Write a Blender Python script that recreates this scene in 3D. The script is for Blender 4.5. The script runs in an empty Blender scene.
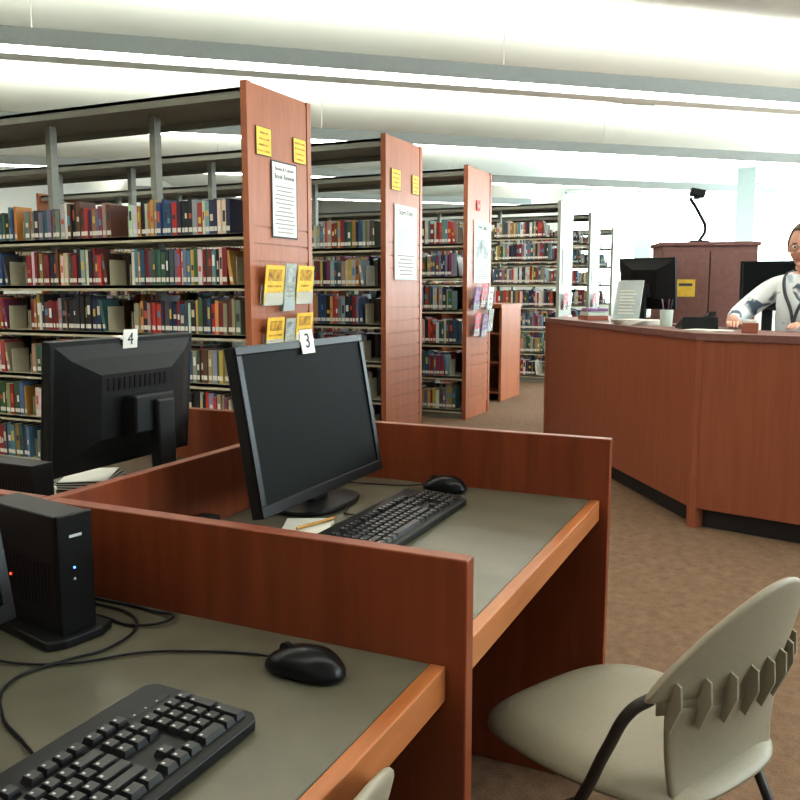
import bpy, bmesh, math, random
from mathutils import Matrix, Vector, Euler
random.seed(7)
sc = bpy.context.scene
COL = sc.collection
R = math.radians

# ------------------------------------------------------------------ materials
MATS = {}
def newmat(name):
    m = bpy.data.materials.new(name); m.use_nodes = True
    nt = m.node_tree
    b = nt.nodes['Principled BSDF']
    MATS[name] = m
    return m, nt, b
def plain(name, col, rough=0.5, metal=0.0, var=0.08, scale=30, spec=0.5, bump=0.0):
    m, nt, b = newmat(name)
    tc = nt.nodes.new('ShaderNodeTexCoord')
    n = nt.nodes.new('ShaderNodeTexNoise'); n.inputs['Scale'].default_value = scale
    n.inputs['Detail'].default_value = 4
    nt.links.new(tc.outputs['Object'], n.inputs['Vector'])
    r = nt.nodes.new('ShaderNodeValToRGB')
    r.color_ramp.elements[0].position = 0.3; r.color_ramp.elements[1].position = 0.7
    r.color_ramp.elements[0].color = (*[c*(1-var) for c in col], 1)
    r.color_ramp.elements[1].color = (*[min(1, c*(1+var)) for c in col], 1)
    nt.links.new(n.outputs['Fac'], r.inputs['Fac'])
    nt.links.new(r.outputs['Color'], b.inputs['Base Color'])
    b.inputs['Roughness'].default_value = rough
    b.inputs['Metallic'].default_value = metal
    b.inputs['Specular IOR Level'].default_value = spec
    if bump:
        bp = nt.nodes.new('ShaderNodeBump'); bp.inputs['Strength'].default_value = bump
        bp.inputs['Distance'].default_value = 0.01
        nt.links.new(n.outputs['Fac'], bp.inputs['Height']); nt.links.new(bp.outputs['Normal'], b.inputs['Normal'])
    return m
def wood(name, c1, c2, sc3, rough=0.35):
    m, nt, b = newmat(name)
    tc = nt.nodes.new('ShaderNodeTexCoord'); mp = nt.nodes.new('ShaderNodeMapping')
    mp.inputs['Scale'].default_value = sc3
    n = nt.nodes.new('ShaderNodeTexNoise'); n.inputs['Scale'].default_value = 2.0
    n.inputs['Detail'].default_value = 6; n.inputs['Distortion'].default_value = 0.6
    n2 = nt.nodes.new('ShaderNodeTexNoise'); n2.inputs['Scale'].default_value = 1.5
    r = nt.nodes.new('ShaderNodeValToRGB')
    r.color_ramp.elements[0].position = 0.25; r.color_ramp.elements[1].position = 0.75
    r.color_ramp.elements[0].color = (*c1, 1); r.color_ramp.elements[1].color = (*c2, 1)
    nt.links.new(tc.outputs['Object'], mp.inputs['Vector']); nt.links.new(mp.outputs[0], n.inputs['Vector'])
    nt.links.new(tc.outputs['Object'], n2.inputs['Vector'])
    mx = nt.nodes.new('ShaderNodeMath'); mx.operation = 'MULTIPLY_ADD'
    mx.inputs[1].default_value = 0.3; nt.links.new(n2.outputs['Fac'], mx.inputs[0])
    sb = nt.nodes.new('ShaderNodeMath'); sb.operation = 'SUBTRACT'; sb.inputs[1].default_value = 0.15
    nt.links.new(n.outputs['Fac'], sb.inputs[0]); nt.links.new(sb.outputs[0], mx.inputs[2])
    nt.links.new(mx.outputs[0], r.inputs['Fac']); nt.links.new(r.outputs['Color'], b.inputs['Base Color'])
    b.inputs['Roughness'].default_value = rough
    b.inputs['Specular IOR Level'].default_value = 0.35
    return m
def emis(name, col, s):
    m, nt, b = newmat(name)
    b.inputs['Base Color'].default_value = (*col, 1)
    b.inputs['Emission Color'].default_value = (*col, 1)
    b.inputs['Emission Strength'].default_value = s
    return m

wood('cherry', (0.155, 0.033, 0.011), (0.235, 0.058, 0.020), (14, 14, 1.2))
wood('cherry_panel', (0.30, 0.100, 0.046), (0.38, 0.138, 0.066), (14, 14, 1.2), 0.4)
wood('cherry_counter', (0.25, 0.078, 0.038), (0.31, 0.104, 0.052), (14, 14, 1.0), 0.4)
wood('edge_wood', (0.30, 0.10, 0.032), (0.43, 0.17, 0.062), (20, 1.5, 20), 0.3)
plain('laminate', (0.125, 0.117, 0.084), 0.27, var=0.16, scale=5, spec=0.42)
plain('black_kick', (0.012, 0.012, 0.014), 0.5)
plain('shelf_metal', (0.47, 0.44, 0.33), 0.5, var=0.04)
plain('shelf_dark', (0.20, 0.20, 0.165), 0.5, var=0.05)
plain('steel_grey', (0.27, 0.28, 0.24), 0.45, var=0.05)
plain('fixture_grey', (0.34, 0.36, 0.35), 0.6, var=0.03)
plain('black_plastic', (0.010, 0.0105, 0.011), 0.42, var=0.15, scale=60, spec=0.28)
plain('black_gloss', (0.007, 0.007, 0.008), 0.30, spec=0.28)
plain('key_black', (0.013, 0.013, 0.014), 0.33)
plain('legend', (0.45, 0.45, 0.45), 0.6)
plain('screen', (0.008, 0.010, 0.0095), 0.5, var=0.03, spec=0.06)
plain('chair_plastic', (0.27, 0.235, 0.172), 0.45, var=0.04, scale=120)
plain('chair_tube', (0.03, 0.027, 0.023), 0.35)
plain('white_paper', (0.70, 0.69, 0.64), 0.7, var=0.03)
plain('grey_paper', (0.35, 0.38, 0.33), 0.7, var=0.25, scale=25)
plain('mint_paper', (0.52, 0.60, 0.55), 0.7, var=0.05, scale=8)
plain('photo_print', (0.30, 0.33, 0.33), 0.6, var=0.6, scale=14)
plain('ink', (0.06, 0.06, 0.07), 0.7)
plain('ink_grey', (0.30, 0.30, 0.29), 0.7)
plain('yellow', (0.72, 0.48, 0.06), 0.6, var=0.12, scale=20)
plain('yellow_print', (0.45, 0.25, 0.02), 0.6, var=0.5, scale=30)
plain('pink', (0.55, 0.16, 0.20), 0.6, var=0.4, scale=25)
plain('violet', (0.25, 0.14, 0.30), 0.6, var=0.4, scale=25)
plain('red', (0.45, 0.03, 0.02), 0.6)
plain('card_brown', (0.30, 0.10, 0.06), 0.6)
plain('wall_paint', (0.66, 0.67, 0.63), 0.8, var=0.02, scale=3)
plain('ceiling_paint', (0.80, 0.83, 0.78), 0.85, var=0.02, scale=1.5)
plain('column_paint', (0.66, 0.80, 0.82), 0.7, var=0.02)
plain('frame_white', (0.85, 0.9, 0.9), 0.5, var=0.02)
plain('vent_white', (0.5, 0.52, 0.5), 0.5, var=0.02)
plain('cabinet_wood', (0.19, 0.085, 0.070), 0.5, var=0.12)
plain('pencil_yellow', (0.5, 0.28, 0.06), 0.5)
plain('skin', (0.62, 0.36, 0.27), 0.5, var=0.05)
plain('lips', (0.45, 0.14, 0.12), 0.45)
plain('hair', (0.13, 0.09, 0.065), 0.5, var=0.4, scale=60)
plain('eye_white', (0.8, 0.8, 0.8), 0.3, var=0.0)
plain('pants', (0.03, 0.035, 0.05), 0.8)
emis('tube_light', (1.0, 0.985, 0.89), 10.5)
emis('added_uplight', (1.0, 0.99, 0.92), 11.5)  # unseen upward glow, added to brighten the ceiling
emis('blue_led', (0.1, 0.3, 1.0), 3.0)
emis('red_led', (1.0, 0.08, 0.03), 3.0)
m, nt, b = newmat('acrylic')
b.inputs['Base Color'].default_value = (0.75, 0.85, 0.87, 1); b.inputs['Roughness'].default_value = 0.08
b.inputs['Alpha'].default_value = 0.35
m, nt, b = newmat('blouse')
tc = nt.nodes.new('ShaderNodeTexCoord')
v = nt.nodes.new('ShaderNodeTexNoise'); v.inputs['Scale'].default_value = 11; v.inputs['Detail'].default_value = 1.5
v.inputs['Distortion'].default_value = 0.8
r = nt.nodes.new('ShaderNodeValToRGB'); r.color_ramp.interpolation = 'LINEAR'
r.color_ramp.elements[0].color = (0.10, 0.13, 0.18, 1); r.color_ramp.elements[0].position = 0.33
r.color_ramp.elements[1].color = (0.80, 0.83, 0.84, 1); r.color_ramp.elements[1].position = 0.41
e = r.color_ramp.elements.new(0.66); e.color = (0.78, 0.82, 0.85, 1)
e = r.color_ramp.elements.new(0.72); e.color = (0.40, 0.50, 0.60, 1)
nt.links.new(tc.outputs['Object'], v.inputs['Vector']); nt.links.new(v.outputs['Fac'], r.inputs['Fac'])
nt.links.new(r.outputs['Color'], b.inputs['Base Color']); b.inputs['Roughness'].default_value = 0.8
m, nt, b = newmat('carpet')
tc = nt.nodes.new('ShaderNodeTexCoord')
n1 = nt.nodes.new('ShaderNodeTexNoise'); n1.inputs['Scale'].default_value = 150; n1.inputs['Detail'].default_value = 3
n2 = nt.nodes.new('ShaderNodeTexNoise'); n2.inputs['Scale'].default_value = 22; n2.inputs['Detail'].default_value = 6
vo = nt.nodes.new('ShaderNodeTexVoronoi'); vo.inputs['Scale'].default_value = 28
for n in (n1, n2, vo): nt.links.new(tc.outputs['Object'], n.inputs['Vector'])
r1 = nt.nodes.new('ShaderNodeValToRGB')
r1.color_ramp.elements[0].position = 0.3; r1.color_ramp.elements[1].position = 0.7
r1.color_ramp.elements[0].color = (0.118, 0.068, 0.038, 1); r1.color_ramp.elements[1].color = (0.235, 0.145, 0.086, 1)
ad = nt.nodes.new('ShaderNodeMix'); ad.data_type = 'FLOAT'; ad.inputs[0].default_value = 0.45
nt.links.new(n1.outputs['Fac'], ad.inputs[2]); nt.links.new(n2.outputs['Fac'], ad.inputs[3])
ad2 = nt.nodes.new('ShaderNodeMix'); ad2.data_type = 'FLOAT'; ad2.inputs[0].default_value = 0.18
nt.links.new(ad.outputs[0], ad2.inputs[2]); nt.links.new(vo.outputs['Distance'], ad2.inputs[3])
nt.links.new(ad2.outputs[0], r1.inputs['Fac']); nt.links.new(r1.outputs['Color'], b.inputs['Base Color'])
b.inputs['Roughness'].default_value = 0.95
bp = nt.nodes.new('ShaderNodeBump'); bp.inputs['Strength'].default_value = 0.4; bp.inputs['Distance'].default_value = 0.01
nt.links.new(n1.outputs['Fac'], bp.inputs['Height']); nt.links.new(bp.outputs['Normal'], b.inputs['Normal'])
m, nt, b = newmat('books')
at = nt.nodes.new('ShaderNodeAttribute'); at.attribute_name = 'Col'
nt.links.new(at.outputs['Color'], b.inputs['Base Color']); b.inputs['Roughness'].default_value = 0.45

# ------------------------------------------------------------------ builder
class Bld:
    def __init__(s, M=None):
        s.v = []; s.f = []; s.m = []; s.sm = []; s.mats = []; s.M = M
    def mi(s, mat):
        if mat not in s.mats: s.mats.append(mat)
        return s.mats.index(mat)
    def add(s, verts, faces, mat, M=None, smooth=False):
        o = len(s.v)
        for p in verts:
            p = Vector(p)
            if M is not None: p = M @ p
            if s.M is not None: p = s.M @ p
            s.v.append(p[:])
        k = s.mi(mat)
        for f in faces:
            s.f.append([i+o for i in f]); s.m.append(k); s.sm.append(smooth)
    def box(s, x0, x1, y0, y1, z0, z1, mat, M=None):
        v = [(x0,y0,z0),(x1,y0,z0),(x1,y1,z0),(x0,y1,z0),(x0,y0,z1),(x1,y0,z1),(x1,y1,z1),(x0,y1,z1)]
        f = [(0,3,2,1),(4,5,6,7),(0,1,5,4),(1,2,6,5),(2,3,7,6),(3,0,4,7)]
        s.add(v, f, mat, M)
    def taper(s, x0, x1, y0, y1, z0, z1, ins, mat, M=None):
        v = [(x0,y0,z0),(x1,y0,z0),(x1,y1,z0),(x0,y1,z0),(x0+ins,y0+ins,z1),(x1-ins,y0+ins,z1),(x1-ins,y1-ins,z1),(x0+ins,y1-ins,z1)]
        f = [(0,3,2,1),(4,5,6,7),(0,1,5,4),(1,2,6,5),(2,3,7,6),(3,0,4,7)]
        s.add(v, f, mat, M)
    def prism(s, poly, z0, z1, mat, M=None):
        n = len(poly)
        v = [(p[0],p[1],z0) for p in poly] + [(p[0],p[1],z1) for p in poly]
        f = [tuple(range(n-1,-1,-1)), tuple(range(n,2*n))] + [(i,(i+1)%n,n+(i+1)%n,n+i) for i in range(n)]
        s.add(v, f, mat, M)
    def cyl(s, p0, p1, r0, mat, r1=None, n=14, M=None):
        p0, p1 = Vector(p0), Vector(p1); r1 = r0 if r1 is None else r1
        d = (p1-p0).normalized(); a = d.orthogonal().normalized(); c = d.cross(a)
        v = []
        for p, r in ((p0,r0),(p1,r1)):
            for i in range(n):
                t = 2*math.pi*i/n; v.append(p + a*math.cos(t)*r + c*math.sin(t)*r)
        f = [(i,(i+1)%n,n+(i+1)%n,n+i) for i in range(n)]
        s.add(v, f, mat, M, True)
        s.add(v, [tuple(range(n-1,-1,-1)), tuple(range(n,2*n))], mat, M)
    def ell(s, c, r, mat, M=None, nu=20, nv=12, fn=None):
        v = []; f = []
        for j in range(nv+1):
            ph = math.pi*j/nv
            for i in range(nu):
                t = 2*math.pi*i/nu
                p = Vector((math.sin(ph)*math.cos(t), math.sin(ph)*math.sin(t), math.cos(ph)))
                if fn: p = fn(p)
                v.append((c[0]+p.x*r[0], c[1]+p.y*r[1], c[2]+p.z*r[2]))
        for j in range(nv):
            for i in range(nu):
                f.append((j*nu+i, (j+1)*nu+i, (j+1)*nu+(i+1)%nu, j*nu+(i+1)%nu))
        s.add(v, f, mat, M, True)
    def grid(s, fn, nu, nv, mat, M=None, smooth=True):
        v = [fn(i/nu, j/nv) for j in range(nv+1) for i in range(nu+1)]
        f = [(j*(nu+1)+i, j*(nu+1)+i+1, (j+1)*(nu+1)+i+1, (j+1)*(nu+1)+i) for j in range(nv) for i in range(nu)]
        s.add(v, f, mat, M, smooth)
    def obj(s, name, parent=None, bevel=0, seg=2, solid=0, sub=0, M=None):
        me = bpy.data.meshes.new(name); me.from_pydata(s.v, [], s.f)
        for k in s.mats: me.materials.append(MATS[k])
        me.polygons.foreach_set('material_index', s.m); me.polygons.foreach_set('use_smooth', s.sm)
        me.update()
        o = bpy.data.objects.new(name, me); COL.objects.link(o)
        if parent: o.parent = parent
        if M is not None: o.matrix_world = M
        if solid:
            md = o.modifiers.new('sol','SOLIDIFY'); md.thickness = solid; md.offset = 0
        if bevel:
            md = o.modifiers.new('bev','BEVEL'); md.width = bevel; md.segments = seg; md.limit_method = 'ANGLE'; md.angle_limit = R(40)
        if sub:
            md = o.modifiers.new('sub','SUBSURF'); md.levels = sub; md.render_levels = sub
        return o
def empty(name, M=None):
    o = bpy.data.objects.new(name, None); COL.objects.link(o); o.empty_display_size = 0.1
    if M is not None: o.matrix_world = M
    return o
def tube(name, pts, r, mat, parent=None, cyc=False):
    cu = bpy.data.curves.new(name, 'CURVE'); cu.dimensions = '3D'; cu.bevel_depth = r; cu.bevel_resolution = 4
    cu.use_fill_caps = True
    sp = cu.splines.new('BEZIER'); sp.bezier_points.add(len(pts)-1)
    for bpnt, p in zip(sp.bezier_points, pts):
        bpnt.co = p; bpnt.handle_left_type = bpnt.handle_right_type = 'AUTO'
    sp.use_cyclic_u = cyc
    cu.materials.append(MATS[mat])
    o = bpy.data.objects.new(name, cu); COL.objects.link(o)
    if parent: o.parent = parent
    return o
def text(name, s, size, M, mat, parent=None):
    cu = bpy.data.curves.new(name, 'FONT'); cu.body = s; cu.size = size; cu.align_x = 'CENTER'; cu.align_y = 'CENTER'
    cu.extrude = 0.0004; cu.materials.append(MATS[mat])
    o = bpy.data.objects.new(name, cu); COL.objects.link(o)
    if parent: o.parent = parent
    o.matrix_local = M
    return o

# ------------------------------------------------------------------ room shell
X0, X1, Y0, Y1 = -11.0, 7.0, -3.0, 17.0
b = Bld(); b.box(X0, X1, Y0, Y1, -0.1, 0, 'carpet'); b.obj('floor')
b = Bld(); b.box(X0-0.15, X0, Y0, Y1, 0, 3.75, 'wall_paint'); b.obj('wall_left')
b = Bld(); b.box(X0, X1, Y0-0.15, Y0, 0, 3.75, 'wall_paint'); b.obj('wall_front')
wins = [(-4.3, -0.9), (-0.75, 2.8), (3.0, 6.6)]
ZW0, ZW1 = 0.95, 3.2
b = Bld()
b.box(X0, X1, Y1, Y1+0.2, 0, ZW0, 'wall_paint'); b.box(X0, X1, Y1, Y1+0.2, ZW1, 3.75, 'wall_paint')
px = X0
for a, c in wins:
    b.box(px, a, Y1, Y1+0.2, ZW0, ZW1, 'wall_paint' if px == X0 else 'column_paint'); px = c
b.box(px, X1, Y1, Y1+0.2, ZW0, ZW1, 'wall_paint'); b.obj('wall_back')
for i, (a, c) in enumerate(wins):
    b = Bld()
    for x in (a, (a+c)/2-0.02, c-0.04): b.box(x, x+0.04, Y1+0.05, Y1+0.10, ZW0, ZW1, 'frame_white')
    for z in (ZW0, ZW1-0.04): b.box(a, c, Y1+0.05, Y1+0.10, z, z+0.04, 'frame_white')
    b.obj('added_side_window_%d' % (i+1))
wr = [(0.5, 4.0), (4.8, 8.6), (9.4, 13.0), (13.6, 16.6)]  # right-wall windows out of view, added to bring in daylight
b = Bld()
b.box(X1, X1+0.2, Y0, Y1, 0, ZW0, 'wall_paint'); b.box(X1, X1+0.2, Y0, Y1, ZW1, 3.75, 'wall_paint')
py = Y0
for a, c in wr:
    b.box(X1, X1+0.2, py, a, ZW0, ZW1, 'wall_paint'); py = c
b.box(X1, X1+0.2, py, Y1, ZW0, ZW1, 'wall_paint'); b.obj('wall_right')
for i, (a, c) in enumerate(wr):
    b = Bld()
    for y in (a, (a+c)/2-0.03, c-0.06): b.box(X1+0.05, X1+0.12, y, y+0.06, ZW0, ZW1, 'frame_white')
    for z in (ZW0, ZW1-0.06): b.box(X1+0.05, X1+0.12, a, c, z, z+0.06, 'frame_white')
    b.obj('added_side_window_%d' % (i+4))
for nm, bb in (('baseboard_back', (X0, X1, Y1-0.015, Y1, 0, 0.1)), ('baseboard_left', (X0, X0+0.015, Y0, Y1, 0, 0.1)),
               ('baseboard_right', (X1-0.015, X1, Y0, Y1, 0, 0.1))):
    b = Bld(); b.box(*bb, 'black_kick'); b.obj(nm)

# folded ceiling, folds run diagonally
DS = Vector((0.752, 0.659)); DN = Vector((-0.659, 0.752))
FIX = [6.70 + 3.04*k for k in range(-2, 5)]
ZV, ZR = 3.22, 3.62
def ceil_z(d):
    t = ((d-6.70) / 3.04) % 1.0
    return ZV + (ZR-ZV)*abs(2*t-1)
for cx, cy in ((-2.42, 15.2), (-0.80, 15.0)):
    b = Bld()
    b.box(cx-0.14, cx+0.14, cy-0.14, cy+0.14, 0, 3.2, 'column_paint')
    b.box(cx-0.18, cx+0.18, cy-0.18, cy+0.18, 0, 0.12, 'column_paint'); b.obj('column', bevel=0.01)
bm = bmesh.new()
ds = []
for k in range(-6, 7):
    ds += [6.70+3.04*k, 6.70+3.04*k+1.52]
rows = []
for d in ds:
    rows.append([bm.verts.new((DS.x*s+DN.x*d, DS.y*s+DN.y*d, ceil_z(d))) for s in (-30, 30)])
for i in range(len(rows)-1):
    bm.faces.new((rows[i][0], rows[i+1][0], rows[i+1][1], rows[i][1]))
for co, no in (((X0,0,0),(-1,0,0)), ((X1,0,0),(1,0,0)), ((0,Y0,0),(0,-1,0)), ((0,Y1,0),(0,1,0))):
    bmesh.ops.bisect_plane(bm, geom=bm.verts[:]+bm.edges[:]+bm.faces[:], plane_co=co, plane_no=no, clear_outer=True)
me = bpy.data.meshes.new('ceiling'); bm.to_mesh(me); bm.free(); me.materials.append(MATS['ceiling_paint'])
o = bpy.data.objects.new('ceiling', me); COL.objects.link(o)

def clip_line(d, mrg=0.3):
    lo, hi = -60.0, 60.0
    for k, (a, c) in enumerate(((X0+mrg, X1-mrg), (Y0+mrg, Y1-mrg))):
        o_ = DN[k]*d; di = DS[k]
        t0, t1 = (a-o_)/di, (c-o_)/di
        lo = max(lo, min(t0, t1)); hi = min(hi, max(t0, t1))
    return lo, hi
for d in FIX:
    lo, hi = clip_line(d)
    if hi-lo < 2: continue
    Mx = Matrix(((DS.x, DN.x, 0, DN.x*d), (DS.y, DN.y, 0, DN.y*d), (0, 0, 1, 0), (0, 0, 0, 1)))
    b = Bld(Mx)
    b.box(lo, hi, -0.14, -0.125, 2.93, 3.05, 'fixture_grey'); b.box(lo, hi, 0.125, 0.14, 2.93, 3.05, 'fixture_grey')
    b.box(lo, hi, -0.125, 0.125, 2.935, 2.95, 'tube_light')
    b.box(lo, hi, -0.125, 0.125, 3.0, 3.015, 'added_uplight')  # added emitter hidden inside the housing, lights the ceiling
    s = lo+0.4
    while s < hi:
        b.cyl((s, 0, 3.01), (s, 0, ZR), 0.003, 'fixture_grey', n=6); s += 3.6
    b.obj('linear_ceiling_light')
vp = Vector((-1.9, 10.5)); vs = DS.dot(vp); vd = DN.dot(vp)
slope = (ceil_z(vd+0.05)-ceil_z(vd-0.05))/0.1
Mv = Matrix.Translation((DS.x*vs+DN.x*vd, DS.y*vs+DN.y*vd, ceil_z(vd)-0.02)) @ Matrix(((DS.x, DN.x, 0, 0), (DS.y, DN.y, 0, 0), (0,0,1,0), (0,0,0,1))) @ Matrix.Rotation(math.atan(slope), 4, 'X') @ Matrix.Scale(0.7, 4)
b = Bld(Mv)
b.box(-0.3, 0.3, -0.3, -0.26, -0.015, 0.015, 'vent_white'); b.box(-0.3, 0.3, 0.26, 0.3, -0.015, 0.015, 'vent_white')
b.box(-0.3, -0.26, -0.3, 0.3, -0.015, 0.015, 'vent_white'); b.box(0.26, 0.3, -0.3, 0.3, -0.015, 0.015, 'vent_white')
b.box(-0.26, 0.26, -0.26, 0.26, 0.008, 0.014, 'black_kick')
for k in range(7): b.box(-0.26, 0.26, -0.24+k*0.075, -0.20+k*0.075, -0.012, 0.006, 'vent_white')
b.obj('ceiling_air_vent')

# ------------------------------------------------------------------ bookshelves
PAL = [(0.02,0.03,0.07),(0.015,0.015,0.018),(0.03,0.07,0.16),(0.22,0.02,0.02),(0.42,0.05,0.04),(0.55,0.53,0.47),(0.60,0.58,0.55),
       (0.30,0.25,0.18),(0.04,0.12,0.13),(0.10,0.20,0.28),(0.12,0.05,0.03),(0.35,0.20,0.05),(0.08,0.08,0.09),(0.45,0.42,0.35),
       (0.20,0.04,0.09),(0.05,0.10,0.05),(0.50,0.30,0.10),(0.16,0.17,0.20),(0.02,0.02,0.03),(0.25,0.32,0.36)]
class Books:
    def __init__(s): s.v=[]; s.f=[]; s.c=[]
    def quadbox(s, cx, y, z, w, h, d, lean, col, sgn):
        o=len(s.v)
        ca, sa = math.cos(lean), math.sin(lean)
        def P(x, zz, yy):
            return (cx + x*ca + zz*sa, yy, z + zz*ca - x*sa + abs(sa)*w/2)
        for (x, zz) in ((-w/2,0),(w/2,0),(w/2,h),(-w/2,h)):
            s.v.append(P(x, zz, y)); 
        for (x, zz) in ((-w/2,0),(w/2,0),(w/2,h),(-w/2,h)):
            s.v.append(P(x, zz, y+sgn*d))
        fs=[(0,1,2,3),(4,7,6,5),(1,5,6,2),(0,3,7,4),(3,2,6,7),(0,4,5,1)]
        for i,f in enumerate(fs):
            s.f.append([k+o for k in f]); s.c.append((0.62,0.58,0.48) if i==4 else col)
        def patch(z0, z1, c, fr=0.86):
            o=len(s.v)
            for (x, zz) in ((-w/2*fr,z0),(w/2*fr,z0),(w/2*fr,z1),(-w/2*fr,z1)): s.v.append(P(x, zz, y-sgn*0.001))
            s.f.append([o,o+1,o+2,o+3]); s.c.append(c)
        patch(0.018, 0.045, (0.68,0.67,0.62))
        if random.random()<0.6:
            t = random.choice([(0.6,0.55,0.4),(0.7,0.7,0.7),(0.5,0.1,0.05),(0.05,0.05,0.06),(0.6,0.45,0.1),(0.1,0.25,0.4)])
            z0 = h*random.uniform(0.35,0.55); patch(z0, z0+h*random.uniform(0.12,0.33), t, 0.6)
    def obj(s, name):
        me=bpy.data.meshes.new(name); me.from_pydata(s.v,[],s.f); me.materials.append(MATS['books'])
        ca=me.color_attributes.new('Col','FLOAT_COLOR','CORNER')
        arr=[]
        for f,c in zip(s.f,s.c):
            arr += [c[0],c[1],c[2],1.0]*len(f)
        ca.data.foreach_set('color',arr)
        o=bpy.data.objects.new(name,me); COL.objects.link(o); return o

def shelf_range(Y, boards, nb, endmat, backs=True, depth=0.69, H=2.41, XE=-2.84, slats=False, full=0.9):
    U = 0.91
    b = Bld()
    for xx in (XE, XE-0.03-nb*U-0.03):
        b.box(xx-0.03, xx, Y, Y+depth, 0, H, endmat)
    b.box(XE-0.001, XE+0.012, Y, Y+0.045, 0, H, endmat); b.box(XE-0.001, XE+0.012, Y+depth-0.045, Y+depth, 0, H, endmat)
    if slats:
        z = 0.12
        while z < 1.62:
            b.box(XE-0.001, XE+0.008, Y+0.05, Y+depth-0.05, z, z+0.088, endmat); z += 0.1
        b.box(XE-0.001, XE+0.008, Y+0.05, Y+depth-0.05, z, H-0.02, endmat)
    else:
        b.box(XE-0.001, XE+0.008, Y+0.05, Y+depth-0.05, 0.12, H-0.02, endmat)
    xa = XE-0.03-nb*U; xb = XE-0.031
    yc = Y+depth/2
    b.box(xa, xb, Y+0.02, Y+depth-0.02, H-0.05, H-0.03, 'shelf_dark')
    b.box(xa, xb, Y+0.02, Y+0.035, H-0.09, H-0.03, 'shelf_dark'); b.box(xa, xb, Y+depth-0.035, Y+depth-0.02, H-0.09, H-0.03, 'shelf_dark')
    for i in range(nb+1):
        x = xb - i*U
        x0, x1 = (x-0.045, x) if i == 0 else ((x, x+0.045) if i == nb else (x-0.022, x+0.022))
        b.box(x0, x1, yc-0.03, yc+0.03, 0.0, H-0.05, 'steel_grey')
    b.box(xa, xb, Y+0.05, Y+depth-0.05, 0, boards[0]-0.02, 'shelf_dark')
    bk = Books()
    for sgn in ((1, -1) if backs else (1,)):
        yf = Y+0.03 if sgn == 1 else Y+depth-0.03
        for zi, z in enumerate(boards):
            y0, y1 = sorted((yf, yc-sgn*0.03))
            b.box(xa, xb, y0, y1, z-0.02, z, 'shelf_metal')
            l0, l1 = sorted((yf, yf+sgn*0.012)); b.box(xa, xb, l0, l1, z-0.036, z+0.001, 'shelf_metal')
            for i in range(nb):
                xr = xb - i*U - 0.02; xl = xb-(i+1)*U + 0.02
                for xx in (xr+0.008, xl-0.012):
                    s0, s1 = sorted((yf+sgn*0.05, yc-sgn*0.03))
                    b.box(xx, xx+0.004, s0, s1, z, z+0.13, 'shelf_metal')
                x = xl + random.uniform(0.0, 0.03)
                fill = xl + (xr-xl)*(random.uniform(full-0.18, 1.0))
                run = None
                while True:
                    if run is None or random.random() < 0.25:
                        run = (random.choice(PAL), random.uniform(0.185, 0.235))
                    w = random.uniform(0.018, 0.042)
                    if x+w > fill: break
                    col = run[0] if random.random() < 0.25 else random.choice(PAL)
                    col = tuple(min(1, c*random.uniform(0.8, 1.25)) for c in col)
                    h = run[1]*random.uniform(0.93, 1.04)
                    bk.quadbox(x+w/2, yf+sgn*random.uniform(0.018, 0.035), z+0.001, w-0.0015, h, random.uniform(0.13, 0.17), 0, col, sgn)
                    x += w
                if x < xr-0.12:
                    bk.quadbox(x+0.03, yf+sgn*0.03, z+0.001, 0.024, 0.2, 0.15, -0.16, random.choice(PAL), sgn)
                    s0, s1 = sorted((yf+sgn*0.03, yf+sgn*0.17))
                    b.box(x+0.062, x+0.065, s0, s1, z, z+0.16, 'shelf_metal')
    o = b.obj('double_sided_bookshelf'); bk.obj('library_books')
    return o

B1 = [0.10, 0.395, 0.69, 0.985, 1.28, 1.575]
B3 = [0.09, 0.415, 0.735, 1.06, 1.38, 1.69]
B5 = [0.10, 0.41, 0.72, 1.03, 1.34, 1.65, 1.95]
shelf_range(4.04, B1, 5, 'cherry_panel', slats=True)
shelf_range(5.81, B1, 6, 'cherry_panel', slats=True)
shelf_range(7.57, B3, 6, 'cherry_panel', slats=True)
shelf_range(11.05, B5, 6, 'steel_grey', backs=False)
shelf_range(12.85, B5, 6, 'steel_grey', backs=False)
shelf_range(14.6, B5, 6, 'steel_grey', backs=False, H=2.3)

b = Bld()
b.box(-4.4, -2.95, 9.0, 9.75, 1.05, 1.09, 'cherry_panel'); b.box(-4.4, -2.95, 9.70, 9.74, 0, 1.05, 'cherry_panel')
for x in (-2.98, -3.68, -4.4): b.box(x, x+0.03, 9.02, 9.72, 0, 1.05, 'cherry_panel')
for z in (0.08, 0.42, 0.75): b.box(-4.38, -2.96, 9.05, 9.7, z, z+0.025, 'cherry_panel')
b.obj('low_wooden_bookcase', bevel=0.003)

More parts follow.
